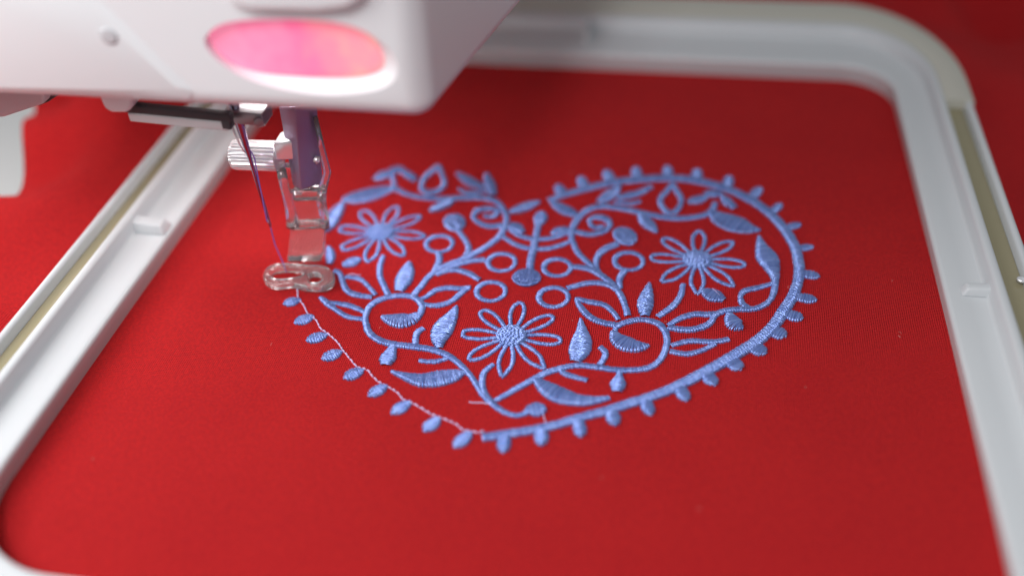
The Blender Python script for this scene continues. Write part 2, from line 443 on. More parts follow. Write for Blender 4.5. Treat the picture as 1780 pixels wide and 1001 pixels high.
# --- running stitch along the unfinished edge
RUN = [(513.6, 498), (518, 507.5), (519, 518.7), (528, 531.5), (536, 546), (549, 557), (557, 571), (569.5, 580), (589, 598), (594, 607), (605, 620), (621, 638), (637, 643), (649, 655.5), (659, 665), (675, 673),
       (691, 683), (702, 695.5), (717.5, 701.5), (737, 713), (753, 722), (772, 729), (792.6, 738), (805, 748), (820, 750), (829, 752.7), (842, 749.5)]
def run_draw(mb):
    sp = spline([(*at(x, y).xy, 0.3) for x, y in RUN], False, 0.18)
    i = 0
    while i < len(sp)-3:
        n = random.randint(6, 9); seg = sp[i:i+n]
        m = len(seg)-1
        if m < 3: break
        j = random.uniform(-.10, .10)
        pts = [(q[0]+j*math.sin(k/m*math.pi), q[1], -0.22+0.52*math.sin(k/m*math.pi)**0.6) for k, q in enumerate(seg)]
        mb.tube(pts, [0.09]+[0.19]*(m-1)+[0.09], 7, random.random())
        i += n
motif('running_stitch', run_draw, CLOTH, M_pale)

# --- stems, leaves, buds, spirals: (name, path, widths)
S = [
 # left upper branch
 ('leaf', [(598, 352), (589, 364), (578, 381), (569, 396), (565, 405)], [4, 17, 24, 22, 8]),
 ('leaf', [(596, 348), (613, 346), (640, 340), (664, 333), (682, 329)], [5, 18, 22, 17, 9]),
 ('stem', [(682, 329), (692, 331), (706, 338), (728, 343.5), (760, 346.5), (788, 345.5), (836, 344.5), (860, 350), (872.6, 361), (880.6, 379), (876, 398), (868, 412), (849, 427), (829.5, 439), (804, 451.5), (772, 464), (748, 479), (732, 498), (716, 517)],
  [9, 8, 7, 7, 7, 8, 8, 9, 10, 11, 11, 10, 9, 9, 9, 9, 9, 10, 10]),
 ('stem', [(842, 452), (820, 454), (797, 460), (775, 468)], [8, 8, 8, 7]),
 ('stem', [(833, 487), (817, 477), (796, 470.5), (777, 471), (758, 478)], [8, 9, 8, 8, 7]),
 ('stem', [(796, 401), (810, 419.6), (815, 434), (808, 448)], [9, 10, 11, 10]),
 ('stem', [(762, 440), (764, 453), (755, 471)], [10, 12, 9]),
 ('spiral', [(874, 392), (852, 394.5), (833, 388), (823, 378.5), (829.5, 367.5), (845.5, 363.5), (863, 366), (864, 373), (852, 378.5), (842, 375)], [9, 8, 8, 9, 9, 8, 8, 8, 7, 5]),
 ('leaf', [(747, 368.5), (760, 362), (775, 355), (787, 347)], [5, 13, 14, 9]),
 ('teardrop', [(762, 288.5), (767, 300), (773, 318), (766, 330), (750, 336), (736, 332), (733, 322), (740, 308), (752, 298), (761, 289)], [8, 9, 9, 9, 9, 9, 9, 9, 9, 8]),
 ('leaf', [(795, 302), (808, 311), (822, 320), (840, 328)], [6, 14, 15, 6]),
 ('stem', [(797.5, 329), (806, 334), (820, 336), (842, 334)], [5, 6, 7, 5]),
 ('leaf', [(846, 304), (849, 315), (853, 328), (857, 341)], [9, 17, 19, 14]),
 ('leaf', [(651, 314), (662, 308), (672, 304), (682, 301)], [7, 13, 13, 8]),
 ('leaf', [(678, 300), (690, 296.5), (702, 297)], [8, 12, 8]),
 ('leaf', [(702, 299), (711, 306), (724, 315)], [8, 13, 9]),
 ('stem', [(681, 304), (685, 316), (685, 329)], [8, 9, 10]),
 ('bud', [(571, 431), (574, 440), (575, 450), (572, 460)], [9, 16, 17, 9]),
 ('leaf', [(596, 461), (606, 459), (616, 455), (626, 451)], [6, 14, 14, 6]),
 # heart's cleft
 ('leaf', [(886, 370), (902, 365), (920, 358), (938, 351.5)], [6, 13, 13, 4]),
 ('leaf', [(960, 353), (972, 361), (988, 369), (1003, 376)], [6, 15, 16, 8]),
 ('stem', [(884, 397), (900, 409), (924, 416), (948, 416), (970, 411.5), (989, 405)], [6, 7, 7, 7, 7, 6]),
 ('leaf', [(887, 394), (898, 397), (909, 406)], [11, 17, 9]),
 ('leaf', [(959, 408.5), (972, 403), (988, 401)], [6, 14, 9]),
 ('stem', [(876, 413), (893, 424), (910, 430.5), (930, 433), (950, 433), (972, 428), (989, 421)], [7, 7, 7, 7, 7, 7, 6]),
 ('stem', [(936, 390), (932, 410), (928, 430), (923, 452), (921, 469)], [11, 12, 13, 13, 13]),
 ('bud', [(941, 371), (940, 380), (936, 392)], [13, 24, 14]),
 # right upper branch
 ('stem', [(1243, 354), (1234, 370), (1212, 377.5), (1180, 380.5), (1148, 377.5), (1116, 371), (1084, 364), (1052, 359.5), (1028, 363), (1009, 375.5), (996, 395), (993.5, 414), (997, 424), (1004, 439), (1022, 457), (1042, 474)],
  [10, 10, 8, 8, 8, 8, 8, 8, 9, 11, 12, 11, 10, 10, 9, 8]),
 ('stem', [(996, 464), (1025, 468.5), (1047, 481), (1066, 496), (1079, 514), (1086, 531), (1091, 549)], [8, 9, 10, 10, 11, 11, 12]),
 ('stem', [(986, 502), (1012, 494.5), (1036, 492), (1060, 497), (1070, 505)], [8, 8, 8, 8, 6]),
 ('stem', [(1086, 471), (1077, 485), (1078, 502)], [11, 12, 9]),
 ('stem', [(1072, 425), (1050, 435), (1037, 450), (1037, 468)], [10, 11, 11, 10]),
 ('spiral', [(1000, 403), (1015, 407), (1030, 408), (1052, 401.5), (1060, 390), (1052, 381), (1036, 378), (1025, 383), (1028, 393), (1037, 396.5), (1048, 393)], [7, 8, 8, 9, 11, 10, 8, 8, 8, 7, 5]),
 ('leaf', [(1113, 372), (1120, 383), (1130, 394), (1142, 405)], [9, 18, 18, 5]),
 ('teardrop', [(1168.5, 320), (1175, 331), (1184, 346), (1181, 360), (1170, 371), (1158, 368), (1148, 354), (1150, 343), (1160, 332), (1167, 321)], [9, 10, 10, 9, 9, 9, 10, 10, 9, 8]),
 ('leaf', [(1041, 354), (1052, 346), (1065, 336), (1077, 325)], [9, 17, 18, 6]),
 ('leaf', [(1072, 344.5), (1092, 342), (1112, 336), (1131, 326)], [6, 11, 10, 7]),
 ('stem', [(1068, 352), (1082, 353), (1097, 355), (1112, 351)], [5, 6, 6, 5]),
 ('leaf', [(1196, 353), (1208, 350), (1218, 347), (1228, 343)], [6, 13, 12, 6]),
 ('leaf', [(1224, 340), (1238, 338), (1254, 339)], [7, 12, 7]),
 ('leaf', [(1255, 341), (1264, 352), (1277, 363)], [6, 15, 9]),
 ('leaf', [(1234, 369), (1255, 382), (1280, 391), (1300, 398), (1321, 401)], [8, 25, 28, 18, 3]),
 ('leaf', [(1319, 412), (1324, 430), (1333, 448), (1341, 466), (1347, 485), (1346, 503), (1340, 520), (1327, 532), (1308, 538), (1284, 538.5), (1260, 541), (1244, 548), (1236, 560), (1222, 569), (1200, 574), (1180, 573), (1162, 570)],
  [5, 20, 35, 27, 15, 12, 10, 9, 8, 8, 8, 9, 10, 10, 9, 9, 8]),
 ('stem', [(1340, 494), (1316, 501), (1295, 506), (1287, 516), (1291, 529), (1302, 536)], [6, 8, 9, 10, 10, 8]),
 ('stem', [(1162, 566), (1184.6, 553), (1210, 546.5), (1236, 547), (1254, 543)], [8, 9, 9, 9, 8]),
 ('leaf', [(1267, 545), (1271, 556), (1279, 566), (1291, 571)], [9, 22, 24, 6]),
 ('leaf', [(1222, 506), (1232, 511), (1244, 516), (1258, 522)], [8, 19, 21, 8]),
 ('stem', [(1167, 601), (1185, 596), (1204, 593), (1229, 594.5), (1247, 594), (1266, 590)], [7, 8, 8, 8, 8, 8]),
 ('stem', [(1166, 611), (1185, 615), (1200, 615), (1220, 609.5), (1242, 599)], [8, 8, 8, 8, 7]),
 ('leaf', [(1129, 493), (1126, 508), (1122, 525), (1121, 538), (1121, 550)], [5, 18, 28, 25, 16]),
 ('stem', [(1187, 495), (1183, 514), (1169, 533), (1143, 551)], [10, 11, 11, 9]),
 ('leaf_outline', [(1072, 566), (1047, 561), (1028, 553), (1012, 538), (1002, 519.5), (1020, 524.5), (1048.7, 530), (1064.7, 542), (1075, 556)], [9, 9, 10, 11, 6, 8, 8, 8, 8]),
 # right spiral, running down to the tip of the heart
 ('spiral', [(861, 697), (880, 686), (900, 675), (932, 657), (956, 646), (988, 637.5), (1012, 635.5), (1044, 639.5), (1076, 643.5), (1108, 643), (1132, 638), (1148, 625), (1157, 607), (1159, 586), (1152.6, 571), (1140, 561), (1116, 556), (1092, 559.6), (1074, 567), (1067, 580)],
  [8, 9, 10, 10, 10, 9, 9, 9, 9, 9, 10, 11, 12, 12, 11, 9, 8, 9, 9, 8]),
 ('leaf', [(1065, 577), (1072, 589), (1085, 597), (1100, 602), (1114, 603), (1127, 601)], [8, 22, 26, 22, 15, 5]),
 ('leaf', [(1009, 555), (1011, 573), (1011, 593), (1007, 611), (1000, 629)], [5, 18, 35, 36, 18]),
 ('stem', [(1044, 604), (1052.5, 614), (1049, 625), (1042, 634)], [10, 11, 11, 10]),
 ('bud', [(1077, 646), (1076, 657), (1074, 669), (1072, 681)], [10, 15, 28, 17]),
 ('stem', [(974, 641), (980, 649), (999, 655.5), (1020, 661)], [8, 9, 8, 7]),
 ('leaf', [(930, 660), (948, 674), (972, 687), (1003, 696), (1030, 697), (1058, 692)], [8, 24, 28, 20, 14, 7]),
 # left spiral
 ('leaf', [(664, 551), (679, 556), (697, 558), (714, 556), (729, 547)], [5, 18, 24, 19, 10]),
 ('spiral', [(729, 548), (734, 533), (723, 519), (704, 514.5), (680, 516), (656, 523.5), (641, 536), (635, 554), (636.6, 564), (641, 577), (656, 590), (680, 598), (720, 603), (752, 608.5), (780, 619), (804, 638), (823, 660), (839, 686), (858, 704), (881, 718.5), (900, 722), (916, 717)],
  [13, 12, 10, 8, 8, 9, 10, 11, 12, 12, 11, 10, 10, 10, 10, 10, 10, 10, 10, 9, 8, 9]),
 ('bud', [(914, 716), (924, 713.5), (936, 712), (947, 710)], [9, 21, 24, 12]),
 ('stem', [(857, 634), (843, 646), (838, 662), (842, 683), (856, 701)], [7, 10, 12, 12, 10]),
 ('leaf_outline', [(646, 517), (624, 514), (605, 507), (597, 494), (591, 476), (582, 471)], [7, 9, 10, 11, 10, 8]),
 ('stem', [(601, 482), (614, 483), (628, 487), (641, 499), (653, 513)], [5, 7, 8, 8, 8]),
 ('leaf_outline', [(629, 555), (604.7, 551), (584, 539), (569, 527.5), (557.5, 517.5)], [7, 8, 8, 11, 7]),
 ('stem', [(574, 526), (600, 530), (618, 535.5), (634, 543)], [5, 8, 8, 7]),
 ('stem', [(666, 446), (660.5, 464), (661, 482), (668, 498), (675, 513)], [9, 11, 11, 11, 11]),
 ('leaf', [(712, 457), (708, 472), (701, 490), (694, 507)], [7, 24, 28, 14]),
 ('leaf_outline', [(727, 522), (740, 517), (759, 504.5), (780, 501), (800, 502), (817, 499), (803, 509), (785, 524), (764, 531), (745, 531), (731, 527)], [7, 7, 8, 8, 7, 6, 9, 8, 8, 7, 6]),
 ('leaf', [(794, 533), (785, 550), (771, 570), (764, 588), (764, 605)], [5, 20, 34, 30, 12]),
 ('stem', [(735, 571.5), (724.5, 580), (722, 599)], [9, 11, 11]),
 ('bud', [(684, 602), (679, 613), (674, 624), (671, 635)], [10, 19, 27, 17]),
 ('leaf_outline', [(729, 627), (745, 629), (762, 628), (778, 623)], [6, 7, 7, 6]),
 ('leaf', [(681, 646), (705, 655), (735, 661.5), (768, 657.5), (792, 652.5), (807, 647)], [5, 13, 23, 26, 19, 6]),
]
for name, path, wd in S:
    f = name in ('leaf', 'bud')
    stroke(name, path, wd, closed=False, lift=0.06 if f else 0.0, hs=1.12 if f else 1.0)
# round buds filled with parallel threads
for (cx, cy, rx, ry, a, nm) in [(790, 388, 19, 15, 0.4, 'bud'), (1086, 412, 20, 16, 0.5, 'bud'), (915, 484, 25, 15, 1.57, 'bud')]:
    C = at(cx, cy); R1 = (at(cx+rx, cy)-at(cx-rx, cy)).length/2; R2 = (at(cx, cy+ry)-at(cx, cy-ry)).length/2
    if abs(a) > 1.3: R1, R2 = R2, R1
    motif(nm, lambda mb: fill_disc(mb, C.x, C.y, R1, R2, a, 0.8, 0.0, 2.6))
# loose travel threads
def loose(path, r=0.12):
    def d(mb):
        sp = spline([(*at(x, y).xy, z) for x, y, z in path], False, 0.3)
        mb.tube([(q[0], q[1], q[2]) for q in sp], r, 6)
    motif('loose_thread', d, CLOTH, M_pale)
loose([(815, 698.5, 0.0), (824, 701, .25), (838, 701.5, .3), (852, 704, .3)])
loose([(944, 720, .3), (946, 728, .3), (949, 738, .5)])
loose([(600, 481, .1), (612, 478, .4), (622, 480, .4), (628, 478, .2)], 0.09)
loose([(1258, 522, .0), (1250, 517, .8), (1238, 506, .8)], 0.08)

# ------------------------------------------------------------------ hoop
HOOP = empty('embroidery_hoop', ((HX0+HX1)/2, (HY0+HY1)/2, 0))
tag(HOOP, 'white plastic rectangular embroidery hoop gripping the red cloth', 'embroidery hoop')
def local(o, root):
    o.matrix_parent_inverse = root.matrix_basis.inverted(); return o
def rounded_path(r=15.0, seg=14, step=6.0):
    x0, x1, y0, y1 = HX0, HX1, HY0, HY1
    out = []
    def line(a, b, nrm):
        L = math.dist(a, b); m = max(1, int(L/step))
        for k in range(m): out.append(((a[0]+(b[0]-a[0])*k/m, a[1]+(b[1]-a[1])*k/m), nrm))
    def arc(c, a0, r):
        for k in range(seg):
            a = math.radians(a0+90*k/seg); out.append(((c[0]+r*math.cos(a), c[1]+r*math.sin(a)), (math.cos(a), math.sin(a))))
    q = 22.0
    line((x0+q, y0), (x1-q, y0), (0, -1)); arc((x1-q, y0+q), -90, q)
    line((x1, y0+q), (x1, y1-r), (1, 0)); arc((x1-r, y1-r), 0, r)
    line((x1-r, y1), (x0+r, y1), (0, 1)); arc((x0+r, y1-r), 90, r)
    line((x0, y1-r), (x0, y0+q), (-1, 0)); arc((x0+q, y0+q), 180, q)
    return out
RP = rounded_path()
def ring_sweep(profile, sx=1.0, sy=1.9, closed_profile=True, sel=None):
    mb = MB(); n = len(profile); vs = []
    st = RP if sel is None else [RP[i] for i in sel]
    for (p, nr) in st:
        for d, z in profile:
            k = 1.0 if d < 0 else None
            ax = d if d < 0 else d*sx; ay = d if d < 0 else d*sy
            vs.append((p[0]+nr[0]*ax, p[1]+nr[1]*ay, z))
    m = len(st); fs = []
    rng = range(m) if sel is None else range(m-1)
    for i in rng:
        j = (i+1) % m
        for k in range(n if closed_profile else n-1):
            q = (k+1) % n
            fs.append((i*n+k, j*n+k, j*n+q, i*n+q))
    if sel is not None and closed_profile:
        fs += [tuple(range(n)), tuple(range((m-1)*n, m*n))[::-1]]
    mb.add(vs, fs)
    return mb
# (d outward, z): inner wall leans in, shelf, raised wall with a rounded rim
inner = [(0, -0.2), (-0.5, 2.5), (-1.0, 4.6), (-0.95, 5.2), (-0.6, 5.6), (0.0, 5.75), (3.5, 5.8), (6.8, 5.8), (7.15, 6.0), (7.35, 7.0), (7.6, 9.2), (7.85, 9.75), (8.3, 9.95), (9.2, 9.95), (9.6, 9.75), (9.8, 9.2), (9.9, -0.2)]
o = ring_sweep(inner).build('inner_ring', M_hoop, HOOP); local(o, HOOP)
o.data.set_sharp_from_angle(angle=math.radians(50))
outer = [(14.6, -0.3), (14.75, 9.2), (14.95, 9.75), (15.3, 9.95), (15.9, 9.95), (16.3, 9.7), (16.6, 9.0), (16.9, -0.3)]
o = ring_sweep(outer).build('outer_ring', M_hoop, HOOP); local(o, HOOP)
o.data.set_sharp_from_angle(angle=math.radians(50))
# filler strip lying in the gap between the two rings
strip = [(9.9, 3.0), (9.9, 7.3), (10.4, 7.5), (14.1, 7.5), (14.6, 7.3), (14.6, 3.0)]
o = ring_sweep(strip).build('gap_strip', M_strip, HOOP); local(o, HOOP)
o.data.set_sharp_from_angle(angle=math.radians(50))
# flat greyish band closing the gap along the far bar and its right bend
sel = [i for i, (p, nr) in enumerate(RP) if (p[1] > HY1-0.5 and p[0] > -110) or (p[0] > 30 and p[1] > 244 and nr[0] > 0.1)]
sel.sort(key=lambda i: i)
cover = [(9.5, 7.6), (9.6, 9.9), (10.1, 10.2), (16.3, 10.2), (16.9, 9.9), (17.1, 7.6)]
o = ring_sweep(cover, sel=sel).build('gap_cover', M_band, HOOP); local(o, HOOP)
o.data.set_sharp_from_angle(angle=math.radians(50))
def rib(c, u, v, h):
    mb = MB(); c = Vector(c); u = Vector(u); v = Vector(v)
    pts = [c-u-v, c+u-v, c+u+v, c-u+v]
    top = [c-u-v*.6+Vector((0, 0, h)), c+u*.75-v*.6+Vector((0, 0, h*.8)), c+u*.75+v*.6+Vector((0, 0, h*.8)), c-u+v*.6+Vector((0, 0, h))]
    mb.add(pts+top, [(3, 2, 1, 0), (4, 5, 6, 7), (0, 1, 5, 4), (1, 2, 6, 5), (2, 3, 7, 6), (3, 0, 4, 7)])
    o = mb.build('rib', M_hoop, HOOP, bevel=0.5); local(o, HOOP)
rib((-124.2, 172.0, 5.7), (4.2, 0, 0), (0, 2.4, 0), 3.0)
rib((-30.5, 282.6, 5.7), (0, -4.8, 0), (0.9, 0, 0), 4.4)
rib((65.6, 171.5, 5.7), (-4.0, 0, 0), (0, 1.7, 0), 2.4)
# small rivet in the right-hand gap
p = at(1775, 487, 8.3)
mb = MB(); mb.tube([(p.x, p.y, 8.2), (p.x, p.y, 8.7), (p.x, p.y, 8.8)], [0.9, 0.9, 0.55], 20)
o = mb.build('rivet', M_chrome, HOOP); local(o, HOOP)

# ------------------------------------------------------------------ embroidery machine
YF = 152.0
MACH = empty('embroidery_machine', (-90, 170, 54))
tag(MACH, 'white embroidery machine head with lit pink button, needle and clear presser foot over the cloth', 'embroidery machine')
def mpart(mb, name, m, parent=None, **k):
    o = mb.build(name, m, parent or MACH, **k)
    if parent is None: local(o, MACH)
    return o
zb = on(720, 213, YF).z
xr = on(744, 190, YF).x
back = at(922, 0, zb); d = Vector((back.x-xr, back.y-YF, 0)); d.normalize()
L = 170
plan = [(-200, YF), (xr, YF), (xr+d.x*L, YF+d.y*L), (-200, YF+d.y*L)]
mb = MB(); mb.prism([(x, y, zb) for x, y in plan], (0, 0, 95))
HEAD = mpart(mb, 'head_housing', M_head, bevel=4.0, segs=6)
# separate cover left of the diagonal seam
pts = [(-420, -190), (-40, -190), (192, 18), (340, 160), (328, 172), (220, 166), (-420, 150)]
pts2 = [(-420, -190), (-74, -190), (160, 18), (306, 152), (290, 158), (220, 158), (-420, 144)]
mb = MB(); n_ = len(pts)
mb.add([on(x, y, YF+.02) for x, y in pts]+[on(x, y, YF-.9) for x, y in pts2], [tuple(range(n_, 2*n_))[::-1]]+[(i, (i+1) % n_, n_+(i+1) % n_, n_+i) for i in range(n_)])
bm_o = mpart(mb, 'face_cover', M_head, bevel=0.35, segs=3)
# screw plug in the cover
c = on(186, 66, YF-1.6)
mb = MB(); mb.tube([c+Vector((0, 0.6, 0)), c+Vector((0, 0.55, 0)), c+Vector((0, 0.5, 0))], [1.7, 1.7, 1.2], 24)
mpart(mb, 'screw_plug', M_greyp)
# rounded panel at the top of the head
pts = [(395, -80), (395, -20), (410, 2), (440, 12), (560, 14), (610, 8), (640, -12), (650, -80)]
mb = MB(); mb.prism([on(x, y, YF) for x, y in pts], (0, -2.2, 0))
mpart(mb, 'top_panel', M_head, bevel=1.2, segs=4)
# start button: lip below, glowing lens
oval = [(362, 74), (372, 56), (400, 45), (470, 40), (560, 43), (615, 57), (655, 82), (668, 106), (655, 122), (610, 130), (520, 128), (440, 119), (390, 101)]
def dome(pts, Y, h, name, m, cuts=4, flat=0.55):
    P = [on(x, y, Y) for x, y in pts]
    sp = spline([(p.x, p.z) for p in P], True, 0.8)[:-1]
    cx = sum(p[0] for p in sp)/len(sp); cz = sum(p[1] for p in sp)/len(sp)
    mb = MB(); vs = []; n = len(sp); fs = []
    rows = [(1.0, 0.8), (1.0, -h*.35), (0.96, -h*.7), (0.85, -h*.9), (0.6, -h), (0.3, -h*1.03)]
    for s, dy in rows:
        for q in sp: vs.append((cx+(q[0]-cx)*s, Y+dy, cz+(q[1]-cz)*s))
    for r in range(len(rows)-1):
        for i in range(n): fs.append((r*n+i, r*n+(i+1) % n, (r+1)*n+(i+1) % n, (r+1)*n+i))
    vs.append((cx, Y-h*1.04, cz)); fs += [((len(rows)-1)*n+i, (len(rows)-1)*n+(i+1) % n, len(vs)-1) for i in range(n)]
    mb.add(vs, fs)
    return mpart(mb, name, m)
rim = [(355, 74), (369, 52), (400, 39), (470, 34), (560, 37), (620, 50), (664, 76), (688, 108), (686, 138), (652, 158), (570, 166), (490, 156), (425, 136), (378, 106)]
deep = [(364, 66), (376, 46), (402, 34), (470, 28), (560, 30), (612, 44), (650, 68), (668, 104), (657, 124), (612, 133), (520, 131), (440, 122), (392, 103)]
def loop_on(pts, Y, n):
    sp = spline([(p.x, p.z) for p in (on(x, y, Y) for x, y in pts)], True, 0.25)[:-1]
    cx = sum(p[0] for p in sp)/len(sp); cz = sum(p[1] for p in sp)/len(sp)
    sp.sort(key=lambda q: math.atan2(q[1]-cz, q[0]-cx))
    ang = [math.atan2(q[1]-cz, q[0]-cx) for q in sp]
    res = []
    for k in range(n):
        a = -math.pi+2*math.pi*k/n
        res.append(sp[min(range(len(sp)), key=lambda i: abs(ang[i]-a))])
    return res
N_ = 96
mb = MB(); vs = []; fs = []
A_ = loop_on(rim, YF, N_); B_ = loop_on(deep, YF+2.6, N_)
prof = [(-1.5, -.06), (0.0, 0.0), (0.35, .06), (0.8, .22), (1.5, .52), (2.2, .84), (2.6, 1.0), (3.2, 1.02)]
for dy, t in prof:
    for p, q in zip(A_, B_): vs.append((p[0]+(q[0]-p[0])*t, YF+dy, p[1]+(q[1]-p[1])*t))
for r in range(len(prof)-1):
    for i in range(N_): fs.append((r*N_+i, r*N_+(i+1) % N_, (r+1)*N_+(i+1) % N_, (r+1)*N_+i))
fs += [tuple(range(N_))[::-1], tuple(range((len(prof)-1)*N_, len(prof)*N_))]
mb.add(vs, fs)
cut = mb.build('cutter', M_head)
bm = bmesh.new(); bm.from_mesh(cut.data); bmesh.ops.recalc_face_normals(bm, faces=bm.faces); bm.to_mesh(cut.data); bm.free()
mod = HEAD.modifiers.new('recess', 'BOOLEAN'); mod.object = cut; mod.operation = 'DIFFERENCE'; mod.solver = 'EXACT'
bpy.context.view_layer.update()
me = bpy.data.meshes.new_from_object(HEAD.evaluated_get(bpy.context.evaluated_depsgraph_get()))
HEAD.modifiers.clear(); HEAD.data = me
for f in me.polygons: f.use_smooth = True
me.set_sharp_from_angle(angle=math.radians(32))
bpy.data.objects.remove(cut)
dome(deep, YF+2.6, 0.7, 'start_button', M_button)

# dark guide bar with milky lens under the head
Yb = 163.0
a = on(218, 185, Yb); b = on(404, 203, Yb)
mb = MB()
u = (b-a)*.5; c = (a+b)*.5
mb.box(c, u, (0, 1.0, 0), (0, 0, 0.95)); mpart(mb, 'guide_bar', M_dark, bevel=0.4)
mb = MB(); mb.box(c+Vector((-0.3, -0.1, -2.0)), u*.93, (0, 0.9, 0), (0, 0, 1.05)); mpart(mb, 'lamp_lens', M_lens, bevel=0.35)
e = on(396, 214, Yb)
mb = MB(); mb.box(e, (1.0, 0, -.05), (0, 1.1, 0), (0, 0, 1.0)); mpart(mb, 'bar_end', M_dark, bevel=0.3)
# hanging block and bracket at the left
mb = MB(); mb.prism([on(x, y, 160) for x, y in [(160, 140), (230, 140), (228, 190), (220, 197), (194, 197), (181, 190)]], (0, 14, 0))
mpart(mb, 'thread_cutter', M_head, bevel=0.7)
mb = MB(); mb.prism([on(x, y, 166) for x, y in [(-60, 150), (76, 150), (75, 182), (8, 204), (-60, 214)]], (0, 8, 0))
mpart(mb, 'lever', M_greyp, bevel=0.6)
mb = MB(); mb.prism([on(x, y, 169) for x, y in [(62, 150), (108, 150), (104, 164), (84, 178), (66, 186)]], (0, 6, 0))
mpart(mb, 'lever_pivot', M_dark, bevel=0.4)

# needle with clamp
YN = 167.0
n0 = on(412, 200, YN); n1 = on(446, 275, YN); n2 = on(471, 397, YN)
ax_ = (n2-n0).normalized()
NEEDLE = mpart((lambda m_: (m_.tube([n0-ax_*8, n0, n0+ax_*2.0, n0+ax_*7.5, n0+(n1-n0).length*ax_, n2-ax_*1.6, n2-ax_*.6, n2], [1.05, 1.05, 1.03, .72, .46, .36, .28, .04], 20), m_)[1])(MB()), 'needle', M_steel)
mb = MB(); q = n2-ax_*2.3
mb.box(q, (0.12, 0, 0), (0, 0.42, 0), ax_*0.55); o = mb.build('eye', M_chrome, NEEDLE, bevel=0.05)
cpos = on(432, 196, YN+1)
mb = MB(); mb.box(cpos, (4.2, 0, -.2), (0, 2.6, 0), (0, 0, 1.5)); mb.tube([cpos+Vector((3, -2.2, -.3)), cpos+Vector((3.6, -3.4, -.3))], 1.1, 16); mb.tube([cpos+Vector((-2.8, 0, -1.0)), cpos+Vector((-2.7, 0, -2.4))], 1.6, 18)
mpart(mb, 'needle_clamp', M_clamp, bevel=0.25)
mb = MB(); mb.tube([on(401, 214, YN-.5), on(408, 232, YN-1.2), on(418, 254, YN-1.2), on(426, 266, YN-.8)], [.28, .24, .2, .12], 8)
mpart(mb, 'thread_hook', M_chrome)

# presser bar
YP = 172.5
t0 = [on(484, 186, YP), on(512, 186, YP-3.2), on(552, 186, YP)]
b0 = [on(509, 323, YP), on(523, 331, YP-3.2), on(562, 318, YP)]
tb_ = on(524, 186, YP+3.5); bb_ = on(540, 318, YP+3.5)
mb = MB()
mb.add(t0+[tb_]+b0+[bb_], [(0, 1, 2, 3), (7, 6, 5, 4), (0, 4, 5, 1), (1, 5, 6, 2), (2, 6, 7, 3), (3, 7, 4, 0)])
BAR = mpart(mb, 'presser_bar', M_bar, bevel=0.35)
h = on(551, 278, YP-1.6)
mb = MB(); mb.tube([h+Vector((0, .5, 0)), h+Vector((0, -.5, 0)), h+Vector((0, -.6, 0)), h+Vector((0, .1, 0))], [.75, .75, .5, .4], 16)
mb.build('set_screw', M_chrome, BAR)
# ridged thumb screw
YK = 173.0
k0 = on(405, 269, YK); k1 = on(487, 272, YK)
kd = (k1-k0).normalized(); R = 3.55
mb = MB(); n = 72; vs = []; fs = []
up = Vector((0, 0, 1)); up = (up-kd*up.dot(kd)).normalized(); bb = kd.cross(up)
st = [(0.0, .2, 0), (0.0, .78, 0), (0.35, .93, 0), (0.9, 1.0, 1), (1.0, 1.0, 1), ((k1-k0).length-.6, 1.0, 1), ((k1-k0).length-.2, .95, 0), ((k1-k0).length, .85, 0), ((k1-k0).length, .2, 0)]
for s_, r_, g in st:
    for i in range(n):
        a = 2*math.pi*i/n
        rr = R*r_*(1-0.11*g*(0.5+0.5*math.cos(i*2*math.pi*(24/n))))
        vs.append(k0+kd*s_+(up*math.cos(a)+bb*math.sin(a))*rr)
for j in range(len(st)-1):
    for i in range(n): fs.append((j*n+i, j*n+(i+1) % n, (j+1)*n+(i+1) % n, (j+1)*n+i))
fs += [tuple(range(n))[::-1], tuple(range((len(st)-1)*n, len(st)*n))]
mb.add(vs, fs)
o = mpart(mb, 'thumb_screw', M_chrome, smooth=True); o.data.set_sharp_from_angle(angle=math.radians(35))
mb = MB(); mb.prism([on(x, y, 170.5) for x, y in [(474, 249), (509, 245), (514, 278), (479, 280)]], (0, 5, 0))
mpart(mb, 'foot_clamp', M_chrome, bevel=0.5)

